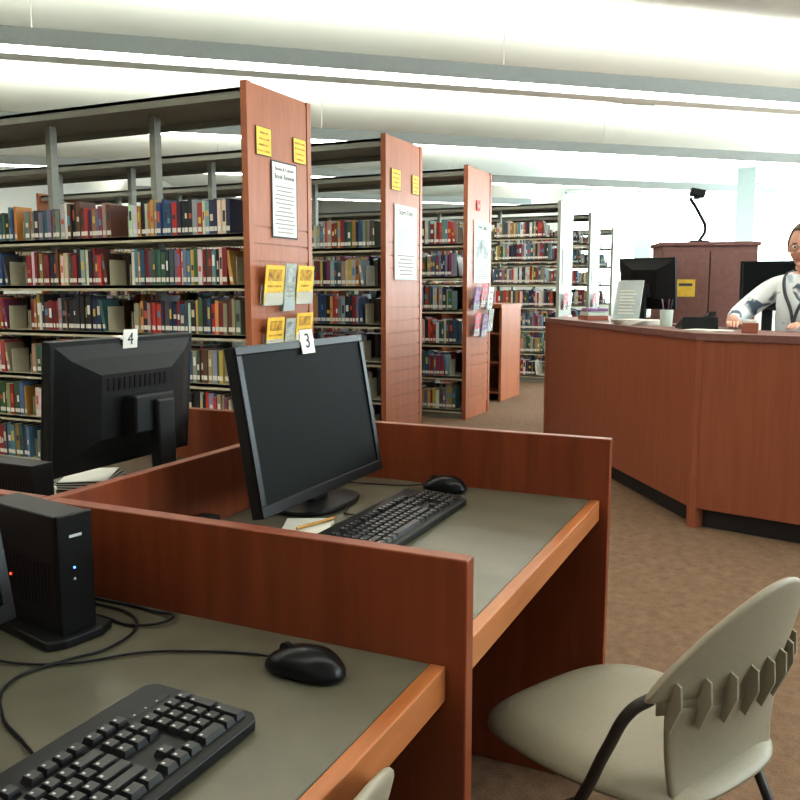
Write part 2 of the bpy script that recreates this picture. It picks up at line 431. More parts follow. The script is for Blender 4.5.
# ---- signs and brochures on end panels
FX = -2.84+0.0125
def flatsign(name, y, z, w, h, mat, lines=0, tilt=0, x=FX, border=None, holder=False, title=None, pic=None, lm='ink_grey'):
    M = Matrix.Translation((x, y, z)) @ Matrix.Rotation(tilt, 4, 'Y')
    b = Bld(M)
    b.box(0.0, 0.003, -w/2, w/2, -h/2, h/2, border or mat)
    b.box(0.003, 0.0036, -w/2*0.93, w/2*0.93, -h/2*0.96, h/2*0.96, mat)
    top = h/2*0.80
    if title: top = h/2*0.80 - h*0.2
    if pic:
        b.box(0.0036, 0.0042, -w*0.36, w*0.36, top-h*0.30, top, pic); top -= h*0.35
    span = top + h/2*0.9
    for k in range(lines):
        zz = top - (k+0.5)*span/lines; ww = w*random.uniform(0.22, 0.40)
        b.box(0.0036, 0.0042, -ww, ww, zz-span*0.16/lines, zz+span*0.16/lines, lm)
    if holder:
        b.box(-0.022, -0.004, -w/2, w/2, -h/2-0.006, -h/2, 'acrylic'); b.box(0.006, 0.008, -w/2, w/2, -h/2-0.006, -h/2+0.07, 'acrylic')
        b.box(-0.024, -0.022, -w/2, w/2, -h/2-0.006, 0, 'acrylic')
    o = b.obj(name)
    if title:
        for k, t in enumerate(title):
            Mt = M @ Matrix.Translation((0.0045, 0, h*0.40-k*h*0.10)) @ Matrix.Rotation(R(90), 4, 'Z') @ Matrix.Rotation(R(90), 4, 'X')
            text('title_text', t, min(h*0.10, w*1.6/max(6, len(t))), Mt, 'ink', o)
    return o
flatsign('yellow_range_sign', 4.20, 2.10, 0.16, 0.16, 'yellow', 4, border='black_kick', lm='yellow_print')
flatsign('yellow_range_sign', 4.59, 2.10, 0.15, 0.15, 'yellow', 4, border='black_kick', lm='yellow_print')
flatsign('event_poster', 4.41, 1.785, 0.28, 0.45, 'white_paper', 12, border='ink', title=['Books & Culture', 'Book Review'])
XB = FX+0.037
flatsign('yellow_brochure', 4.225, 1.28, 0.20, 0.23, 'yellow', 3, 0.12, x=XB, holder=True, pic='yellow_print', lm='yellow_print')
flatsign('folded_newsletter', 4.395, 1.27, 0.12, 0.28, 'grey_paper', 5, 0.1, x=XB, holder=True, pic='photo_print')
flatsign('yellow_brochure', 4.57, 1.285, 0.19, 0.23, 'yellow', 3, 0.12, x=XB, holder=True, pic='yellow_print', lm='yellow_print')
flatsign('yellow_brochure', 4.225, 0.99, 0.18, 0.20, 'yellow', 3, 0.12, x=XB, holder=True, pic='yellow_print', lm='yellow_print')
flatsign('folded_newsletter', 4.385, 0.97, 0.11, 0.22, 'grey_paper', 5, 0.1, x=XB, holder=True, pic='photo_print')
flatsign('yellow_brochure', 4.55, 1.01, 0.19, 0.20, 'yellow', 3, 0.12, x=XB, holder=True, pic='yellow_print', lm='yellow_print')
flatsign('yellow_range_sign', 5.99, 2.09, 0.17, 0.16, 'yellow', 4, border='black_kick', lm='yellow_print')
flatsign('yellow_range_sign', 6.36, 2.09, 0.14, 0.15, 'yellow', 4, border='black_kick', lm='yellow_print')
flatsign('event_poster', 6.17, 1.62, 0.42, 0.58, 'white_paper', 6, border='mint_paper', title=['Story Time'], pic='mint_paper')
flatsign('event_poster', 7.98, 1.62, 0.46, 0.60, 'mint_paper', 8, border='white_paper', title=['Free Class'], pic='photo_print')
flatsign('red_notice', 7.86, 2.06, 0.10, 0.10, 'red', 1)
for i, (y, z, mt) in enumerate(((7.72, 1.17, 'violet'), (7.92, 1.20, 'pink'), (8.12, 1.17, 'white_paper'), (7.74, 0.92, 'pink'), (7.95, 0.90, 'violet'), (8.13, 0.95, 'grey_paper'))):
    flatsign('brochure', y, z, 0.15, 0.22, mt, 3, 0.12, x=XB+0.01, holder=True)
for Y in (11.05, 12.85):
    flatsign('event_poster', Y+0.3, 1.55, 0.3, 0.5, 'mint_paper', 6, pic='photo_print')
    for z in (0.8, 1.1):
        flatsign('brochure', Y+0.2, z, 0.18, 0.22, 'pink', 3, 0.12, x=XB, holder=True)
        flatsign('brochure', Y+0.45, z, 0.18, 0.22, 'white_paper', 3, 0.12, x=XB, holder=True)

# ------------------------------------------------------------------ computer desk row
PT = 0.893
b = Bld()
XS0, XS1 = -1.165, -1.140
for y in (2.02, 1.015, 0.0, -1.0):
    xe = -0.375 if y < 1.5 else -0.383
    b.box(XS1, xe, y, y+0.028, 0, PT, 'cherry'); b.box(-2.08, XS0, y, y+0.028, 0, PT, 'cherry')
b.box(XS0, XS1, -1.0, 2.048, 0, PT, 'cherry')
for y0, y1 in ((1.043, 2.02), (0.028, 1.015), (-0.972, 0.0)):
    b.box(XS1, -0.427, y0, y1, 0.712, 0.74, 'laminate')
    b.box(-0.427, -0.404, y0, y1, 0.690, 0.7405, 'edge_wood')
    b.box(-2.03, XS0, y0, y1, 0.712, 0.74, 'laminate'); b.box(-2.052, -2.03, y0, y1, 0.69, 0.7405, 'edge_wood')
    b.box(XS1, -1.12, y0, y1, 0.35, 0.712, 'cherry')
b.obj('computer_carrel_desk', bevel=0.0022)

# ------------------------------------------------------------------ monitors
def monitor(loc, rot, w=0.517, h=0.335, zb=0.072, tilt=-10, label=None, dy=0.0, zt=0.74):
    P = empty('computer_monitor', Matrix.Translation((loc[0], loc[1], zt)) @ Matrix.Rotation(rot, 4, 'Z'))
    T = Matrix.Translation((0, 0, zb)) @ Matrix.Rotation(R(tilt), 4, 'Y')
    b = Bld(T)
    bz = 0.017
    b.box(-0.022, 0, -w/2, w/2, 0, h, 'black_plastic')
    b.box(0, 0.006, -w/2, w/2, 0, bz+0.006, 'black_gloss'); b.box(0, 0.006, -w/2, w/2, h-bz, h, 'black_gloss')
    b.box(0, 0.006, -w/2, -w/2+bz, bz+0.006, h-bz, 'black_gloss'); b.box(0, 0.006, w/2-bz, w/2, bz+0.006, h-bz, 'black_gloss')
    b.obj('bezel', P, bevel=0.0015, M=None)
    b = Bld(T); b.box(0, 0.002, -w/2+bz, w/2-bz, bz+0.006, h-bz, 'screen'); b.obj('screen_panel', P)
    b = Bld(T)
    v = []
    for x, iy, iz in ((-0.022, 0.012, 0.012), (-0.036, 0.05, 0.045), (-0.058, 0.13, 0.085)):
        v += [(x, -w/2+iy, iz), (x, w/2-iy, iz), (x, w/2-iy, h-iz), (x, -w/2+iy, h-iz)]
    f = [(8, 11, 10, 9)]
    for k in (0, 4):
        for i in range(4): f.append((k+i, k+(i+1) % 4, k+4+(i+1) % 4, k+4+i))
    b.add(v, f, 'black_plastic')
    for k in range(12): b.box(-0.0595, -0.058, -0.11+k*0.019, -0.10+k*0.019, h*0.62, h*0.72, 'black_gloss')
    b.obj('rear_housing', P, bevel=0.004)
    b = Bld()
    b.box(-0.112, -0.058, min(-0.05, dy-0.05), max(0.05, dy+0.05), zb+0.085, zb+0.185, 'black_plastic')
    b.box(-0.128, -0.095, dy-0.034, dy+0.034, 0.012, zb+0.17, 'black_plastic')
    b.obj('stand_neck', P, bevel=0.006)
    b = Bld()
    n = 28
    poly = [(-0.115+0.09*math.copysign(abs(math.cos(t))**0.7, math.cos(t)), dy+0.125*math.copysign(abs(math.sin(t))**0.7, math.sin(t))) for t in [2*math.pi*i/n for i in range(n)]]
    b.prism(poly, 0.0005, 0.013, 'black_plastic'); b.obj('stand_base', P, bevel=0.004)
    if label:
        b = Bld(T); b.box(-0.026, 0.008, -0.03, 0.03, h-0.004, h+0.002, 'white_paper')
        fs = 1 if label == '3' else -1
        x0 = 0.0065 if fs == 1 else -0.0265
        b.box(min(x0, x0+0.002*fs), max(x0, x0+0.002*fs), -0.026, 0.026, h-0.030, h+0.022, 'white_paper')
        b.obj('station_number_tag', P)
        Mt = T @ Matrix.Translation((x0+0.0025*fs, 0, h-0.004)) @ Matrix.Rotation(fs*R(90), 4, 'Z') @ Matrix.Rotation(R(90), 4, 'X')
        text('station_number', label, 0.045, Mt, 'ink', P)
    return P
monitor((-0.905, 1.57), 0, label='3', dy=0.13)
monitor((-1.63, 1.70), R(180), tilt=-5, zb=0.055, label='4', dy=-0.05)
monitor((-0.93, 0.505), 0)
# ------------------------------------------------------------------ keyboards
def keyboard(x, y, rot):
    P = empty('computer_keyboard', Matrix.Translation((x, y, 0.7405)) @ Matrix.Rotation(rot, 4, 'Z'))
    L, D = 0.45, 0.165
    b = Bld()
    T = Matrix.Rotation(R(3.0), 4, 'X')
    poly = [(-L/2, 0.012-D/2), (-L/2+0.012, -D/2), (L/2-0.012, -D/2), (L/2, 0.012-D/2), (L/2, D/2-0.012), (L/2-0.012, D/2), (-L/2+0.012, D/2), (-L/2, D/2-0.012)]
    TB = Matrix.Translation((0, 0, 0.005)) @ T
    b.prism(poly, 0.0, 0.014, 'black_plastic', TB)
    for sx in (-0.18, 0.18): b.box(sx-0.02, sx+0.02, 0.055, 0.07, 0.0, 0.01, 'black_plastic')
    for sx in (-0.18, 0.18): b.box(sx-0.02, sx+0.02, -0.075, -0.065, 0.0, 0.004, 'black_plastic')
    b.obj('keyboard_case', P, bevel=0.003)
    k = Bld(TB)
    u = 0.019
    x0 = -L/2+0.013; y0 = -D/2+0.014
    def key(cx, cy, w, h=1):
        x_ = x0+cx*u; y_ = y0+cy*u
        k.taper(x_+0.0008, x_+w*u-0.0008, y_+0.0008, y_+h*u-0.0008, 0.0135, 0.0215, 0.0024, 'key_black')
        k.box(x_+0.005, x_+0.008, y_+h*u-0.009, y_+h*u-0.0055, 0.0214, 0.0217, 'legend')
    rows = [(0, [1.25, 1.25, 1.25, 6.25, 1.25, 1.25, 1.25, 1.25]), (1, [2.25]+[1]*10+[2.75]), (2, [1.75]+[1]*11+[2.25]),
            (3, [1.5]+[1]*12+[1.5]), (4, [1]*13+[2])]
    for r_, ws in rows:
        c = 0
        for w in ws: key(c, r_, w); c += w
    for c in (0, 2, 3, 4, 5, 6.5, 7.5, 8.5, 9.5, 11, 12, 13, 14): key(c, 5.35, 1)
    for c in (15.25, 16.25, 17.25):
        key(c, 5.35, 1); key(c, 4, 1); key(c, 3, 1); key(c, 0, 1)
    key(16.25, 1, 1)
    for r_ in (1, 2, 3, 4):
        for c in (18.5, 19.5, 20.5): key(c, r_, 1)
    key(18.5, 0, 2); key(20.5, 0, 1); key(21.5, 0, 1, 2); key(21.5, 2, 1, 2); key(21.5, 4, 1)
    k.obj('keys', P, bevel=0.0006, seg=1)
    g = Bld(TB); g.box(x0+18.7*u, x0+22*u, y0+5.6*u, y0+6.1*u, 0.0138, 0.0144, 'black_gloss')
    for j in range(3): g.box(x0+(19+j)*u, x0+(19.15+j)*u, y0+5.8*u, y0+5.9*u, 0.0144, 0.0148, 'legend')
    g.obj('indicator_strip', P)
keyboard(-0.624, 0.55, R(90)); keyboard(-0.765, 1.625, R(90))
# ------------------------------------------------------------------ mice
def mouse(x, y, rot, cable):
    P = empty('computer_mouse', Matrix.Translation((x, y, 0.741)) @ Matrix.Rotation(rot, 4, 'Z'))
    b = Bld()
    def fn(p):
        z = p.z if p.z > 0 else p.z*0.12
        sx = 1.0 - 0.10*max(0, 1-abs(p.y)*2)
        zz = z*(1.0 - 0.22*p.y)
        q = Vector((math.copysign(abs(p.x)**0.85, p.x)*sx, p.y, zz)); return q
    b.ell((0, 0, 0.005), (0.033, 0.060, 0.034), 'black_gloss', fn=fn, nu=32, nv=18)
    b.obj('mouse_shell', P)
    b = Bld(); b.cyl((-0.004, 0.030, 0.0300), (0.004, 0.030, 0.0300), 0.008, 'black_plastic'); b.obj('scroll_wheel', P)
    tube('mouse_cable', cable, 0.0019, 'black_plastic', P)
    return P
def loc_pts(x, y, rot, pts):
    Mi = (Matrix.Translation((x, y, 0.741)) @ Matrix.Rotation(rot, 4, 'Z')).inverted()
    return [(Mi @ Vector(p)) for p in pts]
rm = R(88)
mouse(-0.567, 0.915, rm, loc_pts(-0.567, 0.915, rm, [(-0.618, 0.918, 0.752), (-0.66, 0.93, 0.744), (-0.735, 0.905, 0.744), (-0.80, 0.872, 0.744), (-0.87, 0.80, 0.744), (-0.93, 0.77, 0.744), (-1.02, 0.76, 0.744), (-1.10, 0.72, 0.744)]))
mouse(-0.785, 1.953, rm, loc_pts(-0.785, 1.953, rm, [(-0.840, 1.953, 0.752), (-0.90, 1.95, 0.744), (-1.0, 1.93, 0.744), (-1.11, 1.90, 0.744)]))
tube('keyboard_cable', [(-0.712, 0.60, 0.752), (-0.765, 0.628, 0.744), (-0.835, 0.66, 0.744), (-0.90, 0.73, 0.744), (-0.885, 0.80, 0.744), (-0.86, 0.86, 0.744), (-0.89, 0.95, 0.744), (-1.0, 0.98, 0.744), (-1.1, 0.95, 0.744)], 0.0021, 'black_plastic')
tube('keyboard_cable', [(-0.847, 1.62, 0.752), (-0.90, 1.64, 0.744), (-0.93, 1.70, 0.744), (-0.97, 1.80, 0.744), (-1.1, 1.84, 0.744)], 0.0021, 'black_plastic')
tube('power_cable', [(-1.08, 0.93, 0.744), (-0.96, 0.945, 0.744), (-0.88, 0.94, 0.744), (-0.84, 0.97, 0.75), (-0.90, 0.995, 0.744), (-1.05, 0.998, 0.744)], 0.0024, 'black_plastic')

def thin_client(x, y, rot=0, H=0.192):
    P = empty('thin_client_computer', Matrix.Translation((x, y, 0.7405)) @ Matrix.Rotation(rot, 4, 'Z'))
    b = Bld()
    b.box(-0.19, -0.008, -0.028, 0.028, 0.014, H-0.002, 'black_plastic')
    for k in range(16): b.box(-0.165+k*0.009, -0.161+k*0.009, -0.0288, 0.0288, 0.05, 0.12, 'black_gloss')
    b.obj('case', P, bevel=0.004)
    b = Bld(); b.box(-0.008, 0, -0.029, 0.029, 0.012, H, 'black_gloss'); b.obj('front_panel', P, bevel=0.003)
    b = Bld(); b.prism([(-0.17, -0.045), (0.0, -0.055), (0.012, -0.03), (0.012, 0.03), (0.0, 0.055), (-0.17, 0.045)], 0.0003, 0.014, 'black_plastic'); b.obj('foot', P, bevel=0.003)
    b = Bld(); b.box(0, 0.001, -0.010, 0.010, H-0.035, H-0.031, 'legend'); b.obj('badge', P)
    b = Bld(); b.cyl((0, -0.004, 0.112), (0.0016, -0.004, 0.112), 0.0018, 'blue_led'); b.cyl((0, -0.004, 0.095), (0.0012, -0.004, 0.095), 0.002, 'ink_grey')
    b.cyl((-0.125, -0.0288, 0.085), (-0.125, -0.0302, 0.085), 0.002, 'red_led'); b.obj('power_led', P)
thin_client(-0.922, 0.868, R(-10))
thin_client(-1.60, 1.25, R(180), 0.15)
b = Bld(Matrix.Translation((-0.925, 1.50, 0.7405)) @ Matrix.Rotation(R(15), 4, 'Z'))
for k in range(6): b.box(-0.05+0.001*k, 0.05+0.001*k, -0.06, 0.06, 0.0015*k, 0.0015*k+0.0012, 'white_paper', Matrix.Rotation(R(2*k), 4, 'Z'))
b.obj('scrap_paper_stack')
b = Bld(); b.cyl((-0.92, 1.46, 0.754), (-0.89, 1.56, 0.754), 0.0035, 'pencil_yellow', n=6); b.cyl((-0.89, 1.56, 0.754), (-0.887, 1.572, 0.754), 0.0035, 'edge_wood', 0.0006, n=6); b.obj('pencil')
b = Bld(Matrix.Translation((-1.67, 1.63, 0.7405)) @ Matrix.Rotation(R(12), 4, 'Z'))
for k in range(8): b.box(-0.06, 0.06, -0.09+0.002*k, 0.09, 0.003*k, 0.003*k+0.0022, 'white_paper' if k % 2 else 'black_plastic', Matrix.Rotation(R(3*k), 4, 'Z'))
b.obj('paper_handouts')
b = Bld(Matrix.Translation((-1.60, 1.42, 0.76)))
def crum(p):
    k = 1+0.25*math.sin(p.x*9+1)*math.sin(p.y*8)*math.cos(p.z*7); return p*k
b.ell((0, 0, 0.010), (0.030, 0.026, 0.024), 'white_paper', fn=crum, nu=18, nv=12); b.obj('crumpled_tissue')
b = Bld(); b.box(-1.130, -1.085, 1.12, 1.42, 0.7405, 0.775, 'black_plastic')  # black strip with small dark pads, along the desk spine
for k in range(4): b.box(-1.122, -1.094, 1.15+k*0.065, 1.185+k*0.065, 0.775, 0.777, 'key_black')
b.obj('black_strip', bevel=0.004)

# ------------------------------------------------------------------ chairs
def chair(x, y, rot):
    P = empty('stacking_chair', Matrix.Translation((x, y, 0)) @ Matrix.Rotation(rot, 4, 'Z'))
    b = Bld()
    nr, nt_ = 10, 40
    v = [(0, 0.02, 0.437)]; f = []
    for j in range(1, nr+1):
        r_ = j/nr
        for i in range(nt_):
            t = 2*math.pi*i/nt_
            c, s = math.cos(t), math.sin(t)
            ex = 2/3.2
            xx = 0.235*r_*math.copysign(abs(c)**ex, c); yn = r_*math.copysign(abs(s)**ex, s)
            if yn < 0: xx *= (1 - 0.12*(-yn))
            z = 0.437 + 0.018*r_**2 - 0.035*r_**9 - (0.02*yn**3 if yn > 0 else 0)
            v.append((xx, 0.015+0.240*yn, z))
    for i in range(nt_): f.append((0, 1+i, 1+(i+1) % nt_))
    for j in range(nr-1):
        for i in range(nt_):
            a = 1+j*nt_; f.append((a+i, a+nt_+i, a+nt_+(i+1) % nt_, a+(i+1) % nt_))
    b.add(v, f, 'chair_plastic', smooth=True)
    b.obj('seat', P, solid=0.012, sub=1)
    def up(a, c):
        u = 2*a-1
        H = 0.180*(1-abs(u)**1.9)**0.80+0.010
        z = 0.605 + c*H + 0.006*(1-c)*u*u
        yy = -0.225 - 0.05*c*H/0.2 + 0.055*u*u
        return (u*0.212, yy, z)
    b = Bld(); b.grid(up, 28, 10, 'chair_plastic'); b.obj('backrest', P, solid=0.012, sub=1)
    def low(a, c):
        u = 2*a-1
        hw = 0.150+0.030*c
        return (u*hw, -0.185 - 0.045*c**1.5 + 0.045*u*u*c, 0.425+0.165*c + 0.008*u*u*c)
    b = Bld(); b.grid(low, 20, 8, 'chair_plastic'); b.obj('lower_back', P, solid=0.012, sub=1)
    b = Bld()
    for k in range(8):
        u = -0.92+k*0.263; xx = u*0.190
        yb = -0.232+0.050*u*u
        prof = [(yb+0.006, 0.562), (yb-0.004, 0.556), (yb-0.024, 0.605), (yb-0.022, 0.640), (yb-0.006, 0.648), (yb+0.004, 0.640)]
        v = [(xx-0.0025, p[0], p[1]) for p in prof]+[(xx+0.0025, p[0], p[1]) for p in prof]
        n = len(prof)
        f = [tuple(range(n)), tuple(range(2*n-1, n-1, -1))]+[(i, n+i, n+(i+1) % n, (i+1) % n) for i in range(n)]
        b.add(v, f, 'chair_plastic')
    b.obj('flex_ribs', P, bevel=0.001)
    b = Bld(); b.grid(lambda a, c: ((2*a-1)*0.190, -0.230+0.052*(2*a-1)**2, 0.585+0.028*c), 24, 2, 'chair_plastic'); b.obj('rib_web', P, solid=0.004)
    for s in (-1, 1):
        tube('frame_tube', [(s*0.195, -0.172, 0.612), (s*0.214, -0.150, 0.590), (s*0.232, -0.120, 0.52), (s*0.243, -0.08, 0.42), (s*0.25, 0.08, 0.16), (s*0.255, 0.17, 0.011)], 0.010, 'chair_tube', P)
        tube('rear_leg', [(s*0.243, -0.05, 0.40), (s*0.245, -0.10, 0.33), (s*0.25, -0.20, 0.12), (s*0.252, -0.25, 0.011)], 0.010, 'chair_tube', P)
        b = Bld(); b.cyl((s*0.255, 0.17, 0), (s*0.255, 0.17, 0.02), 0.014, 'black_kick'); b.cyl((s*0.252, -0.25, 0), (s*0.252, -0.25, 0.02), 0.014, 'black_kick'); b.obj('glides', P)
        tube('seat_rail', [(s*0.243, -0.08, 0.42), (s*0.20, -0.05, 0.418), (s*0.18, 0.05, 0.416), (s*0.17, 0.18, 0.412)], 0.009, 'chair_tube', P)
    for yy in (0.10, -0.06):
        tube('cross_bar', [(-0.19, yy, 0.417), (-0.1, yy, 0.418), (0.1, yy, 0.418), (0.19, yy, 0.417)], 0.009, 'chair_tube', P)
    return P
chair(-0.232, 1.552, R(62.5))
chair(-0.605, 0.635, R(90))

# ------------------------------------------------------------------ circulation counter
PTS = [Vector((-1.25, 7.75)), Vector((-1.79, 6.62)), Vector((-0.44, 4.59)), Vector((0.25, 4.42)), Vector((0.95, 4.58)), Vector((1.65, 5.25)), Vector((2.0, 6.2))]
def offset(pts, d):
    out = []
    for i, p in enumerate(pts):
        ns = []
        for a, c in ((i-1, i), (i, i+1)):
            if a >= 0 and c < len(pts):
                e = (pts[c]-pts[a]).normalized(); ns.append(Vector((-e.y, e.x)))
        n = sum(ns, Vector((0, 0))).normalized(); k = 1/max(0.3, n.dot(ns[0]))
        out.append(p+n*d*k)
    return out
def band(b, d0, d1, z0, z1, mat, rng=None):
    A = offset(PTS, d0); C = offset(PTS, d1)
    for i in (rng or range(len(PTS)-1)):
        b.prism([A[i], A[i+1], C[i+1], C[i]], z0, z1, mat)
b = Bld()
band(b, 0, 0.03, 0.105, 0.992, 'cherry_counter')
band(b, 0.05, 0.07, 0, 0.105, 'black_kick')
band(b, -0.012, 0.50, 0.992, 1.03, 'cabinet_wood')
band(b, 0.50, 0.80, 0.73, 0.76, 'laminate', [1])
band(b, 0.78, 0.80, 0.0, 0.73, 'cherry_counter', [1])
for i, p in enumerate(PTS[1:-1]):
    i += 1
    q0 = offset(PTS, -0.008)[i]; q1 = offset(PTS, 0.05)[i]
    e0 = (PTS[i]-PTS[i-1]).normalized()*0.03; e1 = (PTS[i+1]-PTS[i]).normalized()*0.03
    b.prism([q0-e0, q0, q0+e1, q1+e1, q1, q1-e0], 0, 0.992, 'cherry_counter')
b.obj('circulation_desk', bevel=0.0025)

Mc = Matrix.Translation((-0.66, 7.0, 0)) @ Matrix.Rotation(R(18), 4, 'Z')
b = Bld(Mc)
b.box(-0.35, 0.35, -0.2, 0.2, 0.08, 1.58, 'cabinet_wood'); b.box(-0.365, 0.365, -0.22, 0.22, 1.58, 1.61, 'cabinet_wood'); b.box(-0.34, 0.34, -0.17, 0.18, 0, 0.08, 'black_kick')
for x in (-0.345, 0.005): b.box(x, x+0.34, -0.215, -0.2, 0.12, 1.54, 'cabinet_wood')
for x in (-0.035, 0.035): b.cyl((x, -0.23, 0.9), (x, -0.23, 1.05), 0.006, 'steel_grey')
b.obj('wooden_cabinet', bevel=0.004)
b = Bld(Mc); b.box(-0.24, -0.10, -0.219, -0.2155, 1.20, 1.33, 'yellow'); b.box(-0.22, -0.12, -0.2195, -0.219, 1.28, 1.30, 'ink'); b.obj('yellow_notice')
Pl = empty('document_camera', Mc @ Matrix.Translation((-0.04, -0.02, 1.61)))
b = Bld(); b.cyl((0, 0, 0), (0, 0, 0.02), 0.08, 'black_plastic', 0.07, 20); b.obj('base', Pl)
tube('arm', [(0, 0, 0.02), (0.04, 0, 0.10), (-0.01, -0.01, 0.22), (-0.09, -0.03, 0.34)], 0.013, 'black_plastic', Pl)
b = Bld(); b.box(-0.17, -0.06, -0.07, 0.0, 0.33, 0.39, 'black_plastic', Matrix.Rotation(R(12), 4, 'Y')); b.cyl((-0.04, -0.035, 0.33), (-0.04, -0.035, 0.385), 0.025, 'black_gloss'); b.obj('camera_head', Pl, bevel=0.008)

b = Bld(); b.box(-0.36, 1.2, 6.15, 6.72, 0.72, 0.75, 'laminate')
for x in (-0.36, 1.16): b.box(x, x+0.04, 6.17, 6.70, 0, 0.72, 'cherry_counter')
b.box(-0.32, 1.16, 6.66, 6.69, 0.3, 0.72, 'cherry_counter'); b.obj('office_desk', bevel=0.003)
monitor((-0.15, 6.38), R(-80), w=0.40, h=0.34, zb=0.36, tilt=-4, zt=0.75)
monitor((-0.99, 6.56), R(70), w=0.45, h=0.38, zb=0.35, tilt=-6, zt=0.76)
Ma = Matrix.Translation((-1.03, 5.80, 1.031)) @ Matrix.Rotation(R(-20), 4, 'Z')
b = Bld(Ma); b.box(-0.1, 0.1, -0.05, 0.05, 0, 0.004, 'acrylic')
Mt = Matrix.Rotation(R(-12), 4, 'X')
b.box(-0.1, 0.1, -0.004, 0, 0.003, 0.29, 'acrylic', Mt); b.box(-0.092, 0.092, 0.0005, 0.0015, 0.012, 0.282, 'grey_paper', Mt); b.box(-0.1, 0.1, 0.002, 0.005, 0.003, 0.29, 'acrylic', Mt)
for k in range(8): b.box(-0.06, 0.06-0.008*(k % 3), -0.0052, -0.0045, 0.06+k*0.022, 0.068+k*0.022, 'white_paper', Mt)
b.obj('acrylic_sign_holder')
b = Bld(Matrix.Translation((-0.20, 4.72, 1.0305)))
b.box(-0.04, 0.04, -0.03, 0.03, 0, 0.05, 'card_brown'); b.box(-0.032, 0.032, -0.02, 0.02, 0.05, 0.068, 'white_paper'); b.obj('card_box', bevel=0.004)
b = Bld(Matrix.Translation((-0.90, 5.55, 1.0305)) @ Matrix.Rotation(R(30), 4, 'Z'))
for k in range(8): b.box(-0.11, 0.11, -0.14, 0.14, 0.004*k, 0.004*k+0.0035, 'white_paper', Matrix.Rotation(R(4*k), 4, 'Z'))
b.obj('paper_stack')
Mp = Matrix.Translation((-0.50, 5.08, 1.0305)) @ Matrix.Rotation(R(200), 4, 'Z')
b = Bld(Mp)
b.add([(-0.10,-0.09,0),(0.10,-0.09,0),(0.10,0.09,0),(-0.10,0.09,0),(-0.095,-0.085,0.02),(0.095,-0.085,0.02),(0.095,0.085,0.07),(-0.095,0.085,0.07)], [(0,3,2,1),(4,5,6,7),(0,1,5,4),(1,2,6,5),(2,3,7,6),(3,0,4,7)], 'black_plastic')
b.box(-0.09, -0.05, -0.09, 0.09, 0.062, 0.082, 'black_gloss', Matrix.Rotation(R(14), 4, 'X')); 
for i in range(3):
    for j in range(4): b.box(-0.02+i*0.025, -0.004+i*0.025, -0.05+j*0.022, -0.038+j*0.022, 0.034, 0.048, 'legend', Matrix.Rotation(R(14), 4, 'X'))
b.obj('desk_telephone', bevel=0.003)
b = Bld(Matrix.Translation((-0.70, 5.33, 1.0305)))
b.cyl((0,0,0),(0,0,0.10),0.036,'mint_paper',0.04,20)
for k in range(5):
    a = k*1.3; b.cyl((0.015*math.cos(a),0.015*math.sin(a),0.06),(0.035*math.cos(a),0.035*math.sin(a),0.165),0.004,('ink','red','pencil_yellow','violet','ink')[k])
b.obj('pen_cup')
b = Bld(Matrix.Translation((-0.42, 4.86, 1.0305)) @ Matrix.Rotation(R(50), 4, 'Z'))
for k in range(3): b.box(-0.08, 0.08, -0.11, 0.11, 0.002*k, 0.002*k+0.0016, 'white_paper', Matrix.Rotation(R(9*k), 4, 'Z'))
b.obj('paper_forms')
b = Bld(Matrix.Translation((-1.36, 6.33, 1.0305)) @ Matrix.Rotation(R(30), 4, 'Z'))
for k, (mt, hh) in enumerate((('card_brown', 0.03), ('mint_paper', 0.025), ('violet', 0.02))): b.box(-0.08+0.01*k, 0.08, -0.11, 0.11-0.01*k, 0.032*k, 0.032*k+hh, mt)
b.obj('stacked_books', bevel=0.002)
tube('counter_cable', [(-1.02, 6.0, 1.036), (-0.95, 5.78, 1.036), (-0.80, 5.66, 1.055), (-0.72, 5.52, 1.036), (-0.60, 5.32, 1.036)], 0.004, 'black_plastic')

# ------------------------------------------------------------------ librarian
F = Vector((-0.30, -0.954, 0)).normalized(); Rt = Vector((F.y, -F.x, 0)); OR = Vector((0.055, 5.46, 0))
def L(r_, f_, z): 
    p = OR + Rt*r_ + F*f_; return Vector((p.x, p.y, z))
def skinmesh(verts, edges, radii, root=0, sub=2):
    me = bpy.data.meshes.new('tmp'); me.from_pydata([v[:] for v in verts], edges, [])
    o = bpy.data.objects.new('tmp', me); COL.objects.link(o)
    md = o.modifiers.new('skin', 'SKIN'); md.use_smooth_shade = True
    if not me.skin_vertices:
        bm = bmesh.new(); bm.from_mesh(me); bm.verts.layers.skin.verify(); bm.to_mesh(me); bm.free()
    sk = me.skin_vertices[0].data
    for i, r_ in enumerate(radii):
        sk[i].radius = r_ if isinstance(r_, tuple) else (r_, r_); sk[i].use_root = (i == root)
    s2 = o.modifiers.new('sub', 'SUBSURF'); s2.levels = sub; s2.render_levels = sub
    bpy.context.view_layer.update()
    ev = o.evaluated_get(bpy.context.evaluated_depsgraph_get())
    out = bpy.data.meshes.new_from_object(ev)
    bpy.data.objects.remove(o)
    return out
Plib = empty('librarian')
V = []; E = []; RR = []
def node(p, r_, par=None):
    V.append(p); RR.append(r_)
    if par is not None: E.append((par, len(V)-1))
    return len(V)-1
pel = node(L(0, 0, 0.80), (0.16, 0.13))
wai = node(L(0, 0.01, 0.95), (0.15, 0.125), pel)
che = node(L(0, 0.03, 1.12), (0.165, 0.13), wai)
nb_ = node(L(0, 0.035, 1.28), (0.11, 0.09), che)
n1 = node(L(0, 0.045, 1.355), 0.055, nb_)
n2 = node(L(0, 0.055, 1.41), 0.052, n1)
hands = []
